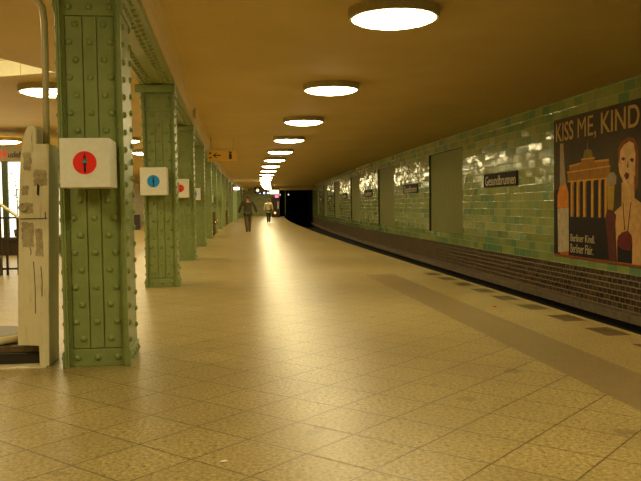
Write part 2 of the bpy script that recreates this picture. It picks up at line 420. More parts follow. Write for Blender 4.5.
# tunnel mouth and bore
mb = MB(); a = 88; cc = c(a)
mb.quad((3.25+cc, a, 3.0), (7.1+cc, a, 3.0), (7.1+cc, a, CEIL), (3.25+cc, a, CEIL)); struct(mb.build('tunnel_lintel', M['ceiling']))
mb = MB(); x0, x1 = 3.25+cc, 7.06+cc
mb.quad((x0, 88.02, -1.3), (x0, 88.02, -.02), (x0, 130, -.02), (x0, 130, -1.3)); mb.quad((x0-.02, 88, -1.3), (x0-.02, 130, -1.3), (x0-.02, 130, 3.0), (x0-.02, 88, 3.0))
mb.quad((x1, 88, -1.3), (x1, 130, -1.3), (x1, 130, 3.0), (x1, 88, 3.0)); mb.quad((x0, 88, 3.0), (x1, 88, 3.0), (x1, 130, 3.0), (x0, 130, 3.0))
mb.quad((x0, 88, -1.28), (x1, 88, -1.28), (x1, 130, -1.28), (x0, 130, -1.28)); mb.quad((x0, 130, -1.3), (x1, 130, -1.3), (x1, 130, 3.0), (x0, 130, 3.0))
struct(mb.build('tunnel', M['soot_shade']))
# plaster casing over the steel girder and a cross beam
mb = MB(); mb.sweep([(COLV-.45, CEIL), (COLV-.35, 3.345), (COLV-.31, 3.29), (COLV-.268, 3.12), (COLV+.268, 3.12), (COLV+.285, 3.24), (COLV+.31, 3.31), (COLV+.36, 3.352), (COLV+.45, CEIL)], [u for u in US if u <= 96]); struct(fixn(mb.build('ceiling_beam', M['ceiling'])))
mb = MB(); mb.box(-.75+c(62), 1.95+c(62), 62, 62.3, 3.2, CEIL+.01); struct(mb.build('cross_beam', M['cream']))

# ------------------------------------------------------------------ riveted steel girder along the column row
g = MB(); gl = [u for u in US if u <= 86]
g.sweep([(COLV-.26, 3.125), (COLV-.26, 3.095), (COLV+.26, 3.095), (COLV+.26, 3.125)], gl, cap=True)
for v0, v1 in ((COLV-.25, COLV-.08), (COLV+.08, COLV+.25)):
    g.sweep([(v0, 3.10), (v0, 3.082), (v1, 3.082), (v1, 3.10)], gl, cap=True)
u = -1.0; k = 0
while u < 44:
    if any(q-.2 < u < q+.7 for q in (6.02+5.933*k_ for k_ in range(14))):
        u += .2; continue
    for v in (-.185, -.108, .098, .172):
        du = .1 if v in (-.185, .172) else 0
        g.rivet((COLV+v+c(u), u+du, 3.083), (0, 0, -1), .030, .030, 8)
    u += .2
gd = thing('steel_girder', 'long green riveted steel girder carried on the row of columns', 'girder', (COLV, 6, 3.1))
ob = g.build('flange_plate', M['green_dark'], gd); ob.location = (-COLV, -6, -3.1)

# ------------------------------------------------------------------ riveted columns
CH = 2.96
def column_parts(root):
    def side(sx):
        m = MB(); X = .241*sx
        a, b = sorted((X, X-.02*sx)); m.box(a, b, 0, .55, 0, CH, bev=.004)
        for y0, yw in ((.006, .070), (.544, .480)):            # angle irons at both open sides
            a, b = sorted((X-.02*sx, X-.034*sx)); m.box(a, b, min(y0, yw), max(y0, yw), .0, CH, bev=.003)
            a, b = sorted((X-.02*sx, X-.058*sx)); yy = sorted((yw, yw-.012*(1 if y0 < .3 else -1))); m.box(a, b, yy[0], yy[1], .0, CH)
        a, b = sorted((X, X+.014*sx)); m.box(a, b, -.004, .554, 0, .13, bev=.004)
        m.box(a, b, .0, .55, CH-.26, CH, bev=.004)
        z = .2; k = 0
        while z < CH-.3:
            for y, dz in ((.07, 0), (.47, .06)): m.rivet((X, y, z+dz), (sx, 0, 0))
            z += .1335; k += 1
        for y in (.07, .2, .34, .47):
            m.rivet((X+.014*sx, y, .07), (sx, 0, 0)); m.rivet((X+.014*sx, y, CH-.2), (sx, 0, 0)); m.rivet((X+.014*sx, y, CH-.07), (sx, 0, 0))
        z = .24                                                    # small rivets of the angle iron seen on the inner face
        while z < CH-.3:
            m.rivet((X-.034*sx, .03, z), (-sx, 0, 0), .014, .010, 6); z += .1335
        fixn(m.build('flange', M['green'], root))
    side(-1); side(1)
    for y, s in ((.072, -1), (.478, 1)):
        m = MB(); ya, yb = sorted((y, y-.012*s)); m.box(-.222, .222, ya, yb, 0, CH)
        ya, yb = sorted((y+.014*s, y))
        for xa, xb in ((-.049, .049), (-.181, -.057), (.057, .181)): m.box(xa, xb, ya, yb, .142, CH-.282, bev=.003)
        z = .215; k = 0
        while z < CH-.33:
            for x in ((-.105, .105) if k % 2 == 0 else (-.152, 0, .152)):
                m.rivet((x, y+.014*s, z), (0, s, 0))
            z += .1335; k += 1
        fixn(m.build('web_plate', M['green'], root))
        m = MB(); ya, yb = sorted((y+.016*s, y)); m.box(-.215, .215, ya, yb, 0, .135, bev=.004)
        for x in (-.15, 0, .15): m.rivet((x, y+.016*s, .07), (0, s, 0))
        fixn(m.build('base_strap', M['green'], root))
        m = MB(); ya, yb = sorted((y+.016*s, y)); m.box(-.215, .215, ya, yb, CH-.275, CH-.002, bev=.004)
        for x in (-.15, 0, .15):
            for z in (CH-.21, CH-.07): m.rivet((x, y+.016*s, z), (0, s, 0))
        fixn(m.build('top_strap', M['green'], root))
    m = MB(); m.box(-.335, .265, -.05, .60, CH, 3.08, bev=.008); m.build('cap_plate', M['green'], root)

COLS = [6.02 + 5.933*k for k in range(14)]
CLAB = ['nearest green riveted column, behind the red dot cube beside the weighing machine',
        'second green riveted column from the camera, bearing the big blue dot cube',
        'third green riveted column, carrying the second red dot cube',
        'fourth green riveted column, carrying the second blue dot cube',
        'fifth green riveted column, bare, standing before the first wooden bench',
        'sixth green riveted column, beyond the first bench, with a small red dot cube',
        'seventh green riveted column, with a small blue dot cube',
        'eighth green riveted column of the row, bare, beside the second bench',
        'ninth green riveted column of the row, with the last tiny red dot cube',
        'tenth green riveted column counted from the camera',
        'eleventh green riveted column counted from the camera',
        'twelfth green riveted column counted from the camera',
        'thirteenth green riveted column counted from the camera',
        'last and farthest green riveted column of the row']
proto = None
for k, u in enumerate(COLS):
    if proto is None:
        proto = thing('steel_column', CLAB[k], 'column', (COLV+c(u), u, 0), cang(u), 'riveted columns in one row'); proto['kind'] = 'thing'; column_parts(proto)
    else: dup(proto, (COLV+c(u), u, 0), cang(u), CLAB[k])

# ------------------------------------------------------------------ cube signs on the columns
def cube_sign(k, size, h, dv, zc, disc, label):
    u = COLS[k]; D = .36
    th = thing('cube_sign', label, 'sign', (COLV+dv+c(u), u-.001, zc), cang(u), 'cube signs on the columns')
    m = MB(); m.box(-size/2, size/2, -D, -.0005, -h/2, h/2, bev=.006); m.build('box', M['cube'], th)
    m = MB(); m.box(-.05, .05, -.002, .048, -.08, .08); m.build('bracket', M['rim'], th)
    r = size*.235
    m = MB(); m.lathe([(r, 0), (r, .004)], 40, Matrix.Translation((0.0, -D, 0)) @ Matrix.Rotation(PI/2, 4, 'X'), smooth=False); d = fixn(m.build('dot', M[disc], th))
    s = r/.085; y0, y1 = -D-.0075, -D-.004
    m = MB()
    m.prism([(-.006*s, -.072*s), (.008*s, -.072*s), (.007*s, -.02*s), (.014*s, .0), (.009*s, .02*s), (.006*s, .036*s), (.011*s, .045*s), (.003*s, .05*s), (.002*s, .072*s), (-.002*s, .072*s), (-.003*s, .05*s), (-.010*s, .045*s), (-.005*s, .036*s), (-.009*s, .02*s), (-.013*s, .0), (-.006*s, -.02*s)], y0, y1)
    fixn(m.build('pictogram', M['ink'], d))
    if disc == 'red':
        m = MB(); m.prism([(-.02*s, .008*s), (0, -.006*s), (.02*s, .008*s), (.008*s, .014*s), (0, .034*s), (-.008*s, .014*s)], y0-.002, y1-.001); fixn(m.build('star', M['teal'], d))
    return th
cube_sign(0, .348, .352, .014, 1.547, 'red', 'large cream cube sign with red dot on the nearest column')
cube_sign(1, .385, .41, -.06, 1.61, 'blue', 'cream cube sign with blue dot on the second column')
cube_sign(2, .36, .42, -.05, 1.645, 'red', 'cream cube sign with red dot on the third column')
cube_sign(3, .34, .36, -.05, 1.61, 'blue', 'cream cube sign with blue dot on the fourth column')
cube_sign(5, .30, .32, -.07, 1.58, 'red', 'small distant cube sign with red dot on the sixth column')
cube_sign(6, .28, .30, -.10, 1.55, 'blue', 'small distant cube sign with blue dot on the seventh column')
cube_sign(8, .26, .28, -.07, 1.52, 'red', 'farthest tiny cube sign with red dot on the ninth column')

# ------------------------------------------------------------------ ceiling lamps
def lamp_parts(th):
    m = MB(); m.lathe([(.46, 0), (.505, 0), (.505, -.10), (.495, -.107), (.468, -.107), (.46, -.10)], 40, smooth=False); fixn(m.build('rim', M['rim'], th))
    m = MB(); m.lathe([(.465, -.07), (.465, -.103), (.42, -.125), (.32, -.15), (.18, -.166), (.05, -.172)], 32); fixn(m.build('diffuser', M['lamp'], th))
NTH = ['nearest', 'second', 'third', 'fourth', 'fifth', 'sixth', 'seventh', 'eighth', 'ninth', 'tenth', 'eleventh', 'twelfth', 'thirteenth', 'fourteenth', 'fifteenth', 'sixteenth', 'last']
lp = None
for k in range(17):
    u = 8.45+5.27*k; lab = f'{NTH[k]} round glowing ceiling lamp of the row above the open platform'
    if lp is None: lp = thing('ceiling_lamp', lab, 'lamp', (1.88+c(u), u, CEIL), 0, 'lamps above the platform'); lamp_parts(lp)
    else: dup(lp, (1.88+c(u), u, CEIL), 0, lab)
for k in (-2, -1):
    u = 8.45+5.27*k; w_ = 'directly above' if k == -1 else 'behind'
    dup(lp, (1.88, u, CEIL), 0, f'round ceiling lamp out of view {w_} the camera, over the open platform')
    if k == -1: dup(lp, (-3.2, u, CEIL), 0, f'round ceiling lamp out of view {w_} the camera, left of the columns', 'lamps left of the columns')
for k in range(0, 14):
    u = 8.45+5.27*k
    if k == 0: lab = 'round ceiling lamp left of the columns, out of view above the weighing machine'
    elif k == 1: lab = 'round glowing ceiling lamp behind the white pipe and nearest column'
    else: lab = f'{NTH[k]} round ceiling lamp of the row left of the columns'
    dup(lp, ((-3.08 if k == 1 else -3.2)+c(u), u+(.35 if k == 1 else 0), CEIL), 0, lab, 'lamps left of the columns')
for k in range(2, 8):
    u = 8.45+5.27*k
    dup(lp, (-6.72+c(u), u, CEIL), 0, 'round glowing ceiling lamp just in front of the kiosk fascia' if k == 3 else f'{NTH[k]} round ceiling lamp of the outer left row near the kiosk', 'lamps of the outer left row')

dup(lp, (-4.25, 11.4, HT), 0, 'added unseen round lamp brightening the tiled ceiling opening at the left', 'lamps left of the columns')  # added lamp, itself out of view, to light the tiled faces

# ------------------------------------------------------------------ station name signs on the wall
def wall_local(name, label, cat, u, z, group=None):
    """root on the right wall; local x runs along the wall from far to near, local -y faces the platform"""
    th = thing(name, label, cat, (WALLV+c(u), u, z), -PI/2 + cang(u), group); return th
SLAB = ['nearest dark station name sign, on the tiles right of the nearest blank board', 'second station name sign along the tiled wall', 'third station name sign along the tiled wall', 'fourth station name sign along the tiled wall', 'fifth station name sign along the tiled wall', 'farthest station name sign near the tunnel']
for k in range(6):
    th = wall_local('station_name_sign', SLAB[k], 'sign', 19.33+10.45*k, 1.82, 'station name signs')
    m = MB(); m.box(-1.24, 1.24, -.03, .0, -.18, .18, bev=.006); m.build('board', M['signblack'], th)
    m = MB()
    for (x0, x1, z0, z1) in ((-1.24, 1.24, .165, .18), (-1.24, 1.24, -.18, -.165), (-1.24, -1.222, -.18, .18), (1.222, 1.24, -.18, .18)): m.box(x0, x1, -.038, -.03, z0, z1)
    m.build('border', M['signblack'], th)
    text_mesh('lettering', 'Gesundbrunnen', -1.12, 1.16, -.135, .115, -.031, M['cream'], th)

# ------------------------------------------------------------------ advertising poster
def ppaint(name, col, rough=.6): return plain(name, col, rough, var=.15, scale=9, spec=.2)
pth = wall_local('advertising_poster', 'large beer advertising poster with golden gate and woman on the tiled wall', 'poster', 13.955, 0)
X0 = -2.025
t = NT('brown printed paper'); n1 = t.noise(t.obj(), 1.2, 3); t.base(t.ramp(n1, [(.3, (.055, .033, .008)), (.7, (.10, .066, .018))])); t.set(Roughness=.6); t.b.inputs['Specular IOR Level'].default_value = .2
m = MB(); m.box(-1.955, 2.025, -.03, .0, .075, 2.965, bev=.004); m.build('sheet', t.m, pth)
S = {
'entab': [(0.76, 1.83), (2.55, 1.87), (2.55, 1.74), (2.41, 1.63), (0.77, 1.62)],
'attic': [(0.84, 1.84), (0.83, 1.97), (1.39, 1.99), (1.4, 2.05), (1.93, 2.04), (1.93, 1.99), (2.51, 1.99), (2.53, 1.88)],
'quad': [(1.47, 2.1), (1.51, 2.22), (1.63, 2.24), (1.65, 2.43), (1.67, 2.24), (1.84, 2.21), (1.87, 2.08), (1.86, 2.04), (1.47, 2.04)],
'neck': [(0.4, 2.45), (0.55, 2.44), (0.64, 1.77), (0.69, 1.59), (0.39, 1.54), (0.39, 1.87)],
'bottle': [(0.37, 1.54), (0.69, 1.6), (0.8, 1.41), (0.81, 1.1), (0.26, 1.09), (0.27, 1.36)],
'label': [(0.27, 1.08), (0.81, 1.1), (0.82, 0.2), (0.3, 0.14)],
'bbase': [(0.4, 0.15), (0.82, 0.2), (0.8, 0.1), (0.4, 0.09)],
'black': [(0.83, 0.93), (2.40, 0.95), (2.53, 0.14), (0.83, 0.09)],
'foam': [(2.43, 1.67), (2.54, 1.74), (2.69, 1.75), (2.8, 1.67), (2.78, 1.52), (2.46, 1.51)],
'glass': [(2.45, 1.51), (2.73, 1.51), (2.7, 1.15), (2.62, 0.92), (2.52, 0.91), (2.47, 1.17)],
'arm': [(2.38, 0.91), (2.46, 1.07), (2.62, 1.06), (2.79, 0.97), (2.75, 0.71), (2.83, 0.14), (2.54, 0.14), (2.46, 0.55)],
'hair': [(2.84, 1.9), (2.84, 2.15), (2.96, 2.27), (3.2, 2.34), (3.40, 2.30), (3.52, 2.16), (3.55, 1.9), (3.53, 1.45), (3.44, 1.38), (3.3, 1.5), (3.0, 1.6)],
'face': [(2.92, 1.99), (2.93, 2.12), (3.07, 2.22), (3.26, 2.26), (3.39, 2.21), (3.45, 2.03), (3.44, 1.67), (3.32, 1.5), (3.2, 1.46), (3.05, 1.54), (2.90, 1.73), (2.87, 1.87)],
'body': [(2.98, 1.55), (3.41, 1.6), (3.42, 1.27), (3.72, 1.15), (3.95, .95), (4.0, .09), (3.35, 0.10), (2.83, 0.12), (2.77, 0.71), (2.72, 1.02), (2.98, 1.14)],
'eye': [(2.96, 1.97), (3.04, 2.0), (3.12, 1.97), (3.05, 1.93)],
'eye2': [(3.26, 1.94), (3.34, 1.97), (3.41, 1.93), (3.35, 1.88)],
'nose': [(3.17, 1.80), (3.2, 1.93), (3.22, 1.81)],
'lips': [(3.07, 1.67), (3.14, 1.73), (3.25, 1.69), (3.23, 1.62), (3.15, 1.59)],
'dress': [(2.83, 0.47), (2.87, 0.59), (3.01, 0.66), (3.2, 0.7), (3.33, 0.62), (3.36, 0.54), (3.3, 0.35), (3.13, 0.35), (2.98, 0.37), (2.86, 0.41)],
'skirt': [(2.83, 0.45), (3.36, 0.5), (3.35, 0.12), (2.84, 0.12)],
'strap': [(3.02, 1.2), (3.04, 1.2), (3.11, .70), (3.08, .70)], 'strap2': [(3.3, 1.2), (3.32, 1.2), (3.22, .7), (3.19, .7)],
}
def inflate(p):
    return p
def printed(name, keys, mat, layer, parent=pth):
    m = MB()
    for k in keys:
        p = S[k] if isinstance(k, str) else k
        m.prism([(X0+a, z) for a, z in p], -.03-.0016*layer, -.0295)
    return fixn(m.build(name, mat, parent))
gold = ppaint('golden printed ink', (.72, .36, .03)); golddk = ppaint('deep gold ink', (.40, .17, .012)); olive = ppaint('olive gold ink', (.26, .19, .02))
printed('dark_print', ['black', [(.10, .09), (.84, .09), (.84, 1.62), (.10, 1.45)], [(.84, .92), (2.40, .94), (2.40, 1.64), (.84, 1.63)]], ppaint('black brown ink', (.018, .010, .005)), 1)
gate = printed('gate_picture', ['attic', 'entab'], golddk, 2)
printed('cornice', [[(0.74, 1.84), (2.56, 1.88), (2.56, 1.85), (0.74, 1.81)], [(1.38, 2.04), (1.95, 2.04), (1.95, 2.07), (1.38, 2.07)], [(.77, 1.62), (2.42, 1.63), (2.42, 1.66), (.77, 1.65)], [(.86, 1.96), (1.38, 2.0), (1.38, 1.97), (.86, 1.93)], [(1.95, 2.0), (2.5, 2.0), (2.5, 1.96), (1.95, 1.97)]], gold, 3, gate)
for a, b in ((.91, 1.06), (1.18, 1.33), (1.47, 1.61), (1.81, 1.925), (2.11, 2.22), (2.35, 2.45)):
    printed('column_picture', [[(a, .91), (b, .92), (b, 1.63), (a, 1.63)]], gold, 3, gate)
    printed('column_shade', [[(a+.085, .91), (b, .92), (b, 1.6), (a+.085, 1.6)]], golddk, 4, gate)
printed('statue_picture', ['quad'], olive, 2, gate)
bot = printed('bottle_picture', ['bottle'], ppaint('amber ink', (.78, .25, .02)), 2); printed('bottle_foot', ['bbase'], ppaint('amber foot ink', (.50, .16, .02)), 2, bot)
printed('bottle_neck', ['neck'], ppaint('grey tan ink', (.42, .30, .15)), 3, bot); printed('bottle_label', ['label'], ppaint('label ink', (.58, .46, .28)), 3, bot)
gl_ = printed('glass_picture', ['glass'], ppaint('beer yellow ink', (.52, .30, .03)), 4); printed('foam', ['foam'], ppaint('foam ink', (.42, .30, .16)), 5, gl_)
wo = printed('woman_picture', ['body'], ppaint('peach ink', (.72, .40, .13)), 3)
printed('hair', ['hair'], ppaint('red brown ink', (.28, .085, .015)), 2, wo); printed('face', ['face'], ppaint('pale peach ink', (.80, .48, .19)), 4, wo)
printed('lips', ['lips'], ppaint('dark red ink', (.16, .02, .01)), 5, wo); printed('eyes', ['eye', 'eye2', 'nose'], ppaint('brown ink', (.10, .04, .015)), 5, wo)
printed('skirt', ['skirt', 'strap', 'strap2'], ppaint('black ink', (.012, .008, .006)), 4, wo); printed('dress', ['dress'], ppaint('crimson ink', (.17, .018, .012)), 5, wo)
printed('gloved_arm', ['arm'], ppaint('maroon ink', (.13, .025, .012)), 5, wo)
hl = ppaint('headline gold ink', (.60, .38, .10))
for wd, a_, b_, z_ in (('KISS', .19, 1.02, 2.49), ('ME,', 1.22, 2.0, 2.43), ('KINDL', 2.2, 3.88, 2.49)): text_mesh('headline_word', wd, X0+a_, X0+b_, z_, 2.88, -.031, hl, pth, .003, bold=.0 if wd[0] == 'M' else .008)
ct = ppaint('caption ink', (.65, .52, .27))
text_mesh('caption', 'Berliner Kindl.', X0+.91, X0+1.97, .41, .56, -.033, ct, pth, .003); text_mesh('caption', 'Berliner Flair.', X0+.91, X0+1.90, .18, .36, -.033, ct, pth, .003)
m = MB(); m.box(X0+.08, -X0, -.036, -.03, .075, .115); m.build('bottom_strip', ppaint('orange red strip', (.34, .07, .015)), pth)

# ------------------------------------------------------------------ weighing machine, its pipe
sc_th = thing('weighing_machine', 'tall worn white weighing machine with round platform, left of nearest column', 'weighing machine', (-1.5, 6.12, 0))
def lx(v): return v+1.5
prof = [(-1.460, 0), (-1.388, 0), (-1.375, .5), (-1.338, 1.72), (-1.432, 1.72), (-1.432, 1.835), (-1.445, 1.862), (-1.468, 1.870), (-1.495, 1.855), (-1.520, 1.80), (-1.556, 1.60), (-1.575, 1.3), (-1.618, .175), (-1.460, .165)]
m = MB(); m.prism([(lx(v), z) for v, z in prof], 0, .36); b = fixn(m.build('body', M['worn'], sc_th))
bv = b.modifiers.new('b', 'BEVEL'); bv.width = .008; bv.segments = 2; bv.limit_method = 'ANGLE'
for (v0, v1, z0, z1) in ((-1.532, -1.475, 1.52, 1.66), (-1.548, -1.50, 1.33, 1.40), (-1.552, -1.47, 1.19, 1.27), (-1.56, -1.475, .93, 1.12), (-1.46, -1.405, .86, 1.07), (-1.458, -1.362, 1.40, 1.52)):
    m = MB(); n = 7; pts = []
    for (a, bb, cx, cz) in ((v0, v1, 0, 1), (v1, v1, -1, 0), (v1, v0, 0, -1), (v0, v0, 1, 0)):
        for i in range(n):
            f = i/n; jx, jz = random.uniform(-.006, .006), random.uniform(-.006, .006)
            if cz: pts.append((lx(a+(bb-a)*f)+jx, (z1 if cz > 0 else z0)+jz))
            else: pts.append((lx(a)+jx, (z1-(z1-z0)*f if cx < 0 else z0+(z1-z0)*f)+jz))
    m.prism(pts, -.0025, 0.001); fixn(m.build('sticker_residue', M['residue'], sc_th))
m = MB(); m.box(lx(-1.57), lx(-1.37), -.004, .002, 1.145, 1.152); m.box(lx(-1.385), lx(-1.38), -.004, .002, 1.15, 1.2); m.build('panel_seam', M['dark'], sc_th)
m = MB()
for (v, z0, z1) in ((-1.478, .42, .82), (-1.50, .87, .93), (-1.425, .55, .78)):
    m.tube([(lx(v), -.001, z0), (lx(v+.004), -.001, (z0+z1)/2), (lx(v-.002), -.001, z1)], .0028, 6)
m.build('paint_crack', M['dark'], sc_th)
m = MB(); m.lathe([(.012, 0), (.034, 0), (.034, .012), (.028, .014), (.010, .014)], 16, Matrix.Translation((lx(-1.545), 0, 1.235)) @ Matrix.Rotation(PI/2, 4, 'X')); m.build('coin_slot', M['residue'], sc_th)
m = MB(); m.prism([(lx(-1.44), 1.335), (lx(-1.425), 1.32), (lx(-1.418), 1.40), (lx(-1.435), 1.42)], -.004, 0); fixn(m.build('torn_sticker', M['ink'], sc_th))
m = MB(); m.box(lx(-2.35), lx(-1.462), .09, .72, 0.012, .10, bev=.006); m.build('base', M['blackbox'], sc_th)
m = MB(); m.box(lx(-2.35), lx(-1.464), .10, .72, .10, .155, bev=.006); m.build('base_top', M['brownbox'], sc_th)
m = MB(); m.box(lx(-2.36), lx(-1.40), -.06, .12, 0, .014, bev=.003); m.build('foot_plate', M['worn'], sc_th)
m = MB(); m.lathe([(.30, .155), (.33, .17), (.335, .215), (.32, .225)], 40, Matrix.Translation((lx(-1.945), .40, 0))); prim = fixn(m.build('platform_rim', M['worn'], sc_th))
m = MB(); m.lathe([(.31, .2), (.31, .228)], 40, Matrix.Translation((lx(-1.945), .40, 0)), smooth=False); fixn(m.build('platform_mat', M['brownbox'], prim))
pp = [(-1.398, 6.3, 1.72), (-1.393, 6.3, 2.0), (-1.386, 6.3, 2.45), (-1.386, 6.3, 2.68), (-1.392, 6.3, 2.73), (-1.395, 6.3, 2.79), (-1.43, 6.3, 2.85), (-1.465, 6.3, 2.91), (-1.49, 6.3, 2.98), (-1.50, 6.3, 3.06), (-1.50, 6.3, CEIL)]
m = MB(); m.tube(pp, .027, 12); tag(m.build('conduit_pipe', M['pipe']), 'cream conduit pipe rising from the weighing machine to the ceiling', 'pipe')

# ------------------------------------------------------------------ stair railing and bin at the left
rt = thing('stair_railing', 'dark railing with pale sloping handrail left of the weighing machine', 'railing', (-4.2, 14.9, 0))
m = MB(); m.tube([(-.9, 0, 1.86), (-.4, 0, 1.62), (.0, 0, 1.35), (.32, 0, 1.10), (.36, 0, 1.04)], .03, 10); m.build('handrail', M['pipe'], rt)
for z in (1.07, .66, .12):
    m = MB(); m.box(-1.3, .36, -.015, .015, z-.018, z+.018); m.build('cross_bar', M['railpaint'], rt)
for i in range(10):
    x = .34-.1075*i-.212+.0
    if x > .36: continue
    m = MB(); top = 1.07 if x > .05 else 1.35-.0-x*.9-.0
    m.box(x-.02, x+.02, -.012, .012, 0, max(1.05, min(top, 1.8))); m.build('baluster', M['railpaint'], rt)
m = MB(); m.box(.31, .37, -.03, .03, 0, 1.06, bev=.004); m.build('end_post', M['railpaint'], rt)
bn = thing('litter_bin', 'low rounded dark litter bin by the stair railing', 'bin', (-4.30, 14.55, 0))
m = MB(); m.lathe([(.17, 0), (.20, .02), (.235, .30), (.225, .36), (.19, .40)], 24); fixn(m.build('body', M['railpaint'], bn))
m = MB(); m.lathe([(.14, .39), (.195, .395), (.17, .43), (.06, .45)], 24); fixn(m.build('lid', M['wood'], bn))

# ------------------------------------------------------------------ bright kiosk
KU = 21.3
ks = thing('kiosk', 'brightly lit kiosk shop with khaki fascia behind the weighing machine', 'kiosk', (-6.3, KU, 0))
def kx(v): return v+6.3
m = MB()
m.box(kx(-8.6), kx(-4.62), .08, 2.6, 0, .46, bev=.01); m.build('counter', M['railpaint'], ks)
m = MB(); m.box(kx(-8.6), kx(-4.62), 2.5, 2.6, .46, 2.88); m.build('back_wall', M['cube'], ks)
m = MB(); m.box(kx(-8.65), kx(-4.58), -.02, 2.62, 2.50, 2.90, bev=.01); m.build('fascia', M['fascia'], ks)
m = MB(); m.box(kx(-8.6), kx(-4.62), .5, .55, .46, 2.5); m.build('lit_window', M['shoplight'], ks)
for v in (-8.58, -7.2, -5.83, -4.66):
    m = MB(); m.box(kx(v)-.075, kx(v)+.075, .02, .11, .46, 2.5); m.build('mullion', M['darkgreen'], ks)
m = MB(); m.box(kx(-8.6), kx(-4.62), 0, .14, .42, .49, bev=.006); m.build('sill', M['railpaint'], ks)
text_mesh('red_lettering', '24', kx(-5.99), kx(-5.74), 2.58, 2.79, -.021, M['red'], ks, shear=.3, bold=.02)
text_mesh('black_lettering', 'udeb', kx(-5.71), kx(-5.36), 2.60, 2.76, -.021, M['ink'], ks, shear=.3, bold=.02)
pl = thing('potted_plant', 'bright green leafy plant on the kiosk counter', 'plant', (-5.60, KU+.28, .49))
m = MB(); m.lathe([(.07, 0), (.09, .01), (.115, .2), (.105, .2)], 16); m.build('pot', M['wood'], pl)
m = MB(); m.tube([(0, 0, .15), (.01, 0, .7), (-.01, .02, 1.3)], .015, 8); m.build('stem', M['darkgreen'], pl)
m = MB(); rr = random.Random(3)
for i in range(70):
    z = rr.uniform(.9, 1.75); a = rr.uniform(0, 2*PI); r = rr.uniform(.03, .24)*(1 if z < 1.5 else .7); p = Vector((r*math.cos(a), r*math.sin(a)*.7, z))
    d = Vector((math.cos(a), math.sin(a), rr.uniform(-.5, .5))).normalized()*.13; w = d.cross(Vector((0, 0, 1))).normalized()*.04
    m.add([p, p+d*.5+w, p+d, p+d*.5-w, p+d*.5+Vector((0, 0, .012))], [(0, 1, 4), (1, 2, 4), (2, 3, 4), (3, 0, 4)])
m.build('leaves', M['foliage'], pl)

# cabinet glimpsed between the first two columns
cb = thing('information_cabinet', 'cream cabinet on dark base glimpsed between first and second columns', 'cabinet', (-5.30, 44, 0))
m = MB(); m.box(-.45, .45, 0, .5, 0, .85, bev=.02); m.build('base', M['railpaint'], cb)
m = MB(); m.box(-.40, .02, .05, .45, .85, 3.0, bev=.02); m.build('body', M['cream'], cb)
m = MB(); m.box(-.36, -.02, .03, .05, 1.0, 2.8); m.build('panel', M['fascia'], cb)

# ------------------------------------------------------------------ hanging "arrow i" sign
hs = thing('hanging_sign', 'yellow hanging sign with black arrow and letter i', 'sign', (-.20+c(24), 24, 2.80), 0)
m = MB(); m.box(-.46, .44, 0, .06, -.175, .175, bev=.006); m.build('board', M['yellow'], hs)
m = MB(); m.prism([(-.30, 0), (-.19, .085), (-.16, .085), (-.235, .018), (-.06, .018), (-.06, -.018), (-.235, -.018), (-.16, -.085), (-.19, -.085)], -.004, 0.002); fixn(m.build('arrow', M['ink'], hs))
m = MB(); m.box(-.42, -.34, -.004, .002, .05, .09); m.box(-.42, -.34, -.004, .002, -.09, -.05); m.build('pictogram', M['ink'], hs)
text_mesh('letter', 'i', .19, .285, -.115, .12, -.001, M['ink'], hs, .003, bold=.03)
for x in (-.35, .33):
    m = MB(); m.tube([(x, .03, .17), (x, .03, CEIL-2.80)], .012, 8); m.build('hanger', M['rim'], hs)
m = MB(); m.box(-.06, .0, -.06, .06, -.1, .1, bev=.006); jb_ = m.build('junction_box', M['rim']); jb_.location = (COLV+.30+c(16.86)+.06, 16.86, 3.245); tag(jb_, 'small brown junction box on the side of the ceiling beam', 'junction box')

# ------------------------------------------------------------------ benches between the columns
def bench(u, label):
    th = thing('platform_bench', label, 'bench', (COLV+c(u)+.02, u, 0), cang(u), 'benches in the column row')
    for y in (0, 1.9):
        m = MB(); m.box(-.30, .24, y-.03, y+.03, .06, 1.0, bev=.01); e = m.build('end_panel', M['wood'], th)
        m = MB(); m.box(-.22, .2, y-.05, y+.05, 0, .10, bev=.006); m.build('foot', M['blackbox'], th)
        m = MB(); m.tube([(.22, y, .62), (.30, y, .62), (.33, y, .58), (.33, y, .44), (.26, y, .42)], .022, 8); m.build('armrest', M['chrome'], th)
    m = MB(); m.box(-.24, .22, .03, 1.87, .42, .47, bev=.01); m.build('seat', M['wood'], th)
    m = MB(); m.box(-.04, .0, .03, 1.87, .50, .92, bev=.01); m.build('backrest', M['wood'], th)
bench(31.2, 'brown wooden bench with chrome armrests between the fifth and sixth columns')
bench(49.0, 'distant brown wooden bench with chrome armrests beyond the eighth column')

# ------------------------------------------------------------------ far end: info pillar, clock, displays, tunnel lights
ip = thing('information_pillar', 'pale green information pillar with lit white sign on top', 'pillar', (-.60+c(62), 62, 0)); ip['kind'] = 'thing'
m = MB(); m.box(-.17, .15, -.12, .12, 0, 2.45, bev=.03); m.build('shaft', M['pale_green'], ip)
m = MB(); m.box(-.08, .36, -.10, .10, 2.55, 2.76, bev=.02); m.build('light_box', M['litwhite'], ip)
m = MB(); m.box(-.36, -.17, -.06, .06, 2.42, 2.80, bev=.01); m.build('red_plate', M['red'], ip)
ck = thing('platform_clock', 'dark square platform clock with lit round face hanging from ceiling', 'clock', (.95+c(80), 80, 2.86))
m = MB(); m.box(-.30, .30, -.10, .10, -.30, .30, bev=.02); m.build('case', M['signblack'], ck)
m = MB(); m.lathe([(.17, 0), (.17, .01)], 28, Matrix.Translation((0, -.10, 0)) @ Matrix.Rotation(PI/2, 4, 'X'), smooth=False); fixn(m.build('face', M['litclock'], ck))
m = MB(); m.box(-.012, .012, -.122, -.112, 0, .16); m.box(-.012, .10, -.122, -.112, -.012, .012); m.build('hands', M['ink'], ck)
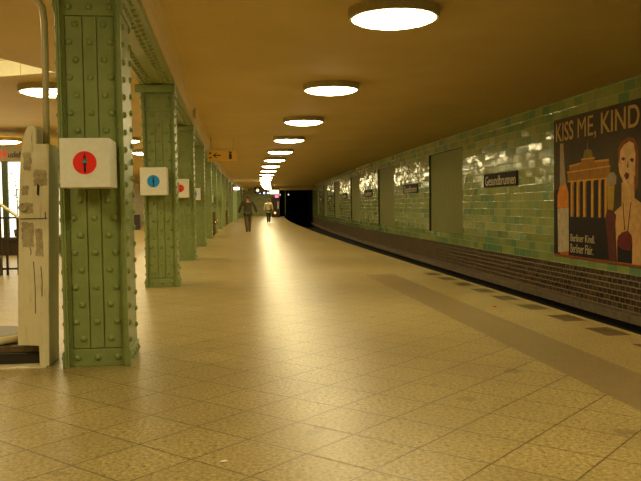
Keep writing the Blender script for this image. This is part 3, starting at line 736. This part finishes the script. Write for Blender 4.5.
m = MB(); m.tube([(0, 0, .30), (0, 0, CEIL-2.86)], .03, 8); m.build('hanger', M['rim'], ck)
td = thing('train_display', 'dark hanging train display with three pale blue lights', 'display', (1.62+c(80), 80.3, 2.58))
m = MB(); m.box(-.55, .62, 0, .15, -.16, .16, bev=.01); m.build('case', M['signblack'], td)
for x, r in ((-.42, .09), (.02, .12), (.42, .12)):
    m = MB(); m.lathe([(r, 0), (r, .01)], 16, Matrix.Translation((x, 0, 0)) @ Matrix.Rotation(PI/2, 4, 'X'), smooth=False); fixn(m.build('light', M['litblue'], td))
for x in (-.4, .45):
    m = MB(); m.tube([(x, .07, .16), (x, .07, CEIL-2.58)], .02, 8); m.build('hanger', M['rim'], td)
ys = thing('lit_exit_sign', 'glowing yellow box sign hanging above the person in the cream shirt', 'sign', (2.66+c(80), 79.6, 2.66))
m = MB(); m.box(-.45, .45, 0, .16, -.19, .19, bev=.02); m.build('light_box', M['litelamp'], ys)
m = MB(); m.box(-.46, .46, .16, .2, -.2, .2); m.tube([(0, .1, .18), (0, .1, CEIL-2.66)], .03, 8); m.build('case', M['rim'], ys)
mg = thing('magenta_sign', 'small glowing magenta sign below the yellow box sign', 'sign', (2.95+c(80), 80.2, 0))
m = MB(); m.box(-.19, .19, 0, .1, 2.08, 2.36, bev=.02); m.build('light_box', M['litmagenta'], mg)
m = MB(); m.box(-.05, .05, .1, .18, 0, 2.3); m.build('post', M['railpaint'], mg)
og = thing('signal_lamp', 'small orange signal lamp low on the platform end', 'lamp', (2.72+c(79), 79, 0))
m = MB(); m.tube([(0, 0, 0), (0, 0, .42)], .04, 8); m.build('post', M['railpaint'], og)
m = MB(); m.lathe([(.03, .40), (.11, .44), (.12, .52), (.07, .60), (.02, .62)], 14); m.build('lens', M['litorange'], og)
vm = thing('vending_cabinet', 'dark cabinet with light panel at the platform end beside the tunnel', 'cabinet', (2.98+c(84), 84, 0))
m = MB(); m.box(-.62, .22, 0, .6, 0, 2.2, bev=.03); m.build('body', M['railpaint'], vm)
m = MB(); m.box(-.1, .14, -.012, 0, .9, 1.7); m.build('panel', M['cream'], vm)
for v, lab in ((3.32, 'small white tunnel lamp at the left side of the tunnel mouth'), (4.3, 'small white tunnel lamp inside the dark tunnel mouth')):
    o = thing('tunnel_lamp', lab, 'lamp', (v+c(88)+(.0), 88.5, 2.5))
    m = MB(); m.box(-.10, .10, 0, .06, -.10, .12, bev=.02); m.build('housing', M['rim'], o)
    m = MB(); m.lathe([(.08, 0), (.075, .03), (.04, .05)], 14, Matrix.Rotation(PI/2, 4, 'X')); m.build('lens', M['tunnellamp'], o)
    m = MB(); m.tube([(0, .03, .1), (0, .03, .5)], .015, 6); m.build('bracket', M['rim'], o)

# ------------------------------------------------------------------ litter
def scrap(name, loc, s, mat, label):
    bm = bmesh.new(); bmesh.ops.create_icosphere(bm, subdivisions=2, radius=s); r = random.Random(name)
    for v in bm.verts: v.co = Vector((v.co.x*1.5, v.co.y, v.co.z*.35))*r.uniform(.7, 1.25)
    m = MB(); m.frombm(bm); o = m.build(name, mat); zmin = min(v.co.z for v in o.data.vertices); o.location = (loc[0], loc[1], -zmin); tag(o, label, 'litter')
scrap('paper_scrap', (-.036, 3.657), .012, M['cube'], 'tiny white paper scrap on the near floor tiles')
scrap('candy_wrapper', (3.1, 8.656), .016, M['red'], 'tiny red wrapper on the floor near the platform edge')

# ------------------------------------------------------------------ people
def skin_mesh(name, nodes, edges, mat, parent, sub=2, root=0):
    me = bpy.data.meshes.new(name); me.from_pydata([n[0] for n in nodes], edges, [])
    o = bpy.data.objects.new(name, me); COL.objects.link(o)
    md = o.modifiers.new('skin', 'SKIN'); md.use_smooth_shade = True
    sv = me.skin_vertices[0].data
    for i, n in enumerate(nodes):
        r = n[1]; sv[i].radius = r if isinstance(r, tuple) else (r, r); sv[i].use_root = (i == root)
    ss = o.modifiers.new('sub', 'SUBSURF'); ss.levels = sub; ss.render_levels = sub
    bpy.context.view_layer.update()
    dg = bpy.context.evaluated_depsgraph_get(); nm = bpy.data.meshes.new_from_object(o.evaluated_get(dg))
    bpy.data.objects.remove(o); bpy.data.meshes.remove(me)
    nm.materials.clear(); nm.materials.append(mat)
    for p in nm.polygons: p.use_smooth = True
    ob = bpy.data.objects.new(name, nm); COL.objects.link(ob); ob.parent = parent; return ob
def person(label, loc, rz, mt, mtr, hair, stride, armout, scale=1.0, build=1.0):
    th = thing('person', label, 'person', loc, rz); th.scale = (scale,)*3
    b = build
    # local: +y forward (walking direction), z up, 1.76 m tall
    hipz = .92
    J = {'pelvis': ((0, 0, .96), (.14*b, .105)), 'waist': ((0, 0, 1.10), (.13*b, .10)), 'chest': ((0, .0, 1.28), (.155*b, .115)), 'upper': ((0, -.01, 1.41), (.14*b, .10)),
         'neck': ((0, .0, 1.50), .055), 'neck2': ((0, .01, 1.545), .052), 'jaw': ((0, .03, 1.60), .072), 'head': ((0, .02, 1.67), .088), 'crown': ((0, .01, 1.735), .06), 'nose': ((0, .128, 1.635), .014)}
    E_ = [('pelvis', 'waist'), ('waist', 'chest'), ('chest', 'upper'), ('upper', 'neck'), ('neck', 'neck2'), ('neck2', 'jaw'), ('jaw', 'head'), ('head', 'crown'), ('jaw', 'nose')]
    for s, n in ((-1, 'L'), (1, 'R')):
        J['ear'+n] = ((.098*s, .01, 1.645), .016); E_.append(('head', 'ear'+n))
        f = stride*s; ao = armout
        J['sh'+n] = ((.185*s*b, -.01, 1.42), .062); J['el'+n] = ((.255*s*b+ao*s*.4, -.02-.25*f, 1.15), .046); J['wr'+n] = ((.275*s*b+ao*s*.7, .05-.55*f, .92), .031)
        J['palm'+n] = ((.278*s*b+ao*s*.7, .07-.58*f, .86), (.022, .036)); E_ += [('upper', 'sh'+n), ('sh'+n, 'el'+n), ('el'+n, 'wr'+n), ('wr'+n, 'palm'+n)]
        J['hip'+n] = ((.095*s, 0, .90), .088); J['kn'+n] = ((.085*s, .08+.45*f, .50), .058)
        fy = .95*f; J['an'+n] = ((.065*s, fy-.03, .085), .038); J['heel'+n] = ((.065*s, fy-.06, .04), .036); J['toe'+n] = ((.08*s, fy+.17, .03), .032)
        E_ += [('pelvis', 'hip'+n), ('hip'+n, 'kn'+n), ('kn'+n, 'an'+n), ('an'+n, 'toe'+n), ('an'+n, 'heel'+n)]
        px, py, pz = J['palm'+n][0]
        for i, (dy, ln) in enumerate(((.030, .075), (.010, .085), (-.010, .080), (-.028, .062))):
            a, bb, d = f'f{n}{i}a', f'f{n}{i}b', f'f{n}{i}c'
            J[a] = ((px, py+dy, pz-.03), .0105); J[bb] = ((px-.006*s, py+dy*1.05+.004, pz-.03-ln*.55), .0095); J[d] = ((px-.022*s, py+dy*1.05+.008, pz-.03-ln), .0085)
            E_ += [('palm'+n, a), (a, bb), (bb, d)]
        a, bb = f't{n}a', f't{n}b'; J[a] = ((px-.012*s, py+.042, pz+.005), .011); J[bb] = ((px-.02*s, py+.060, pz-.04), .0095); E_ += [('palm'+n, a), (a, bb)]
    keys = list(J); ix = {k: i for i, k in enumerate(keys)}
    body = skin_mesh('body', [J[k] for k in keys], [(ix[a], ix[b_]) for a, b_ in E_], M['skin'], th)
    def sub(name, ks, es, grow, mat, extra=None):
        JJ = {}
        for k in ks:
            p, r = J[k]; g = grow[k] if isinstance(grow, dict) and k in grow else (grow if not isinstance(grow, dict) else .024)
            JJ[k] = (p, (r[0]+g, r[1]+g) if isinstance(r, tuple) else r+g)
        if extra: JJ.update(extra)
        kk = list(JJ); ii = {k: i for i, k in enumerate(kk)}
        return skin_mesh(name, [JJ[k] for k in kk], [(ii[a], ii[b_]) for a, b_ in es], mat, th)
    hem = {'hem': ((0, 0, .72), (.20*b, .15)), 'pelvis': ((0, 0, .93), (.185*b, .14)), 'waist': ((0, 0, 1.10), (.165*b, .125))}
    ks = ['waist', 'chest', 'upper', 'neck', 'shL', 'elL', 'wrL', 'shR', 'elR', 'wrR']
    sub('jacket' if mt is M['jacket'] else 'shirt', ks, [('pelvis', 'hem'), ('waist', 'pelvis'), ('waist', 'chest'), ('chest', 'upper'), ('upper', 'neck'), ('upper', 'shL'), ('shL', 'elL'), ('elL', 'wrL'), ('upper', 'shR'), ('shR', 'elR'), ('elR', 'wrR')], .022, mt, hem)
    sub('trousers', ['pelvis', 'hipL', 'knL', 'anL', 'hipR', 'knR', 'anR'], [('pelvis', 'hipL'), ('hipL', 'knL'), ('knL', 'anL'), ('pelvis', 'hipR'), ('hipR', 'knR'), ('knR', 'anR'), ('anL', 'cuL'), ('anR', 'cuR')], {'pelvis': -.004, 'hipL': .012, 'hipR': .012}, mtr, {'cu'+n: ((J['an'+n][0][0], J['an'+n][0][1]-.01, .035), .062) for n in 'LR'})
    for n in 'LR': sub('shoe', ['heel'+n, 'toe'+n], [('heel'+n, 'toe'+n)], .008, M['shoe'])
    skin_mesh('hair', [((0, -.03, 1.60), .055), ((0, -.035, 1.67), .088), ((0, -.01, 1.735), .078), ((0, .045, 1.752), .05)], [(0, 1), (1, 2), (2, 3)], hair, th)
    for s in (-1, 1):
        m = MB(); m.lathe([(.002, -.012), (.009, -.008), (.012, 0), (.009, .008), (.002, .012)], 10, Matrix.Translation((.032*s, .098, 1.672))); m.build('eye', M['eye'], th)
    dg = bpy.context.evaluated_depsgraph_get()
    return th
person('walking person in dark olive jacket and grey trousers, nearest the columns', (.64+c(36.6), 36.6, 0), 0, M['jacket'], M['trousers'], M['hairbrown'], .16, .12, 1.0, 1.22)
person('person in cream shirt and dark trousers walking farther away', (2.02+c(56), 56, 0), 0, M['shirt'], M['darktrousers'], M['hairdark'], .05, .02, .98, 1.1)

# ------------------------------------------------------------------ world, camera, colour
w = bpy.data.worlds.new('World'); sc.world = w; w.use_nodes = True
w.node_tree.nodes['Background'].inputs[0].default_value = (0, 0, 0, 1)
F, YAW, PITCH, ROLL = 768.9, .12085, .04574, .0143
cam = bpy.data.cameras.new('camera'); co = bpy.data.objects.new('camera', cam); COL.objects.link(co)
cam.sensor_width = 36; cam.sensor_fit = 'HORIZONTAL'; cam.lens = F/641*36; cam.clip_end = 400; cam.clip_start = .05
co.matrix_world = Matrix.Translation((0, 0, 1.22)) @ Matrix.Rotation(-YAW, 4, 'Z') @ Matrix.Rotation(PI/2-PITCH, 4, 'X') @ Matrix.Rotation(-ROLL, 4, 'Z')
sc.camera = co
vs_ = sc.view_settings; sc.display_settings.display_device = 'sRGB'
vs_.view_transform = 'Standard'; vs_.look = 'None'; vs_.exposure = 0.0; vs_.gamma = 1.0; vs_.use_curve_mapping = False
cy = sc.cycles; cy.max_bounces = 8; cy.diffuse_bounces = 6; cy.glossy_bounces = 4; cy.sample_clamp_indirect = 15; cy.use_denoising = True; cy.caustics_reflective = False; cy.caustics_refractive = False
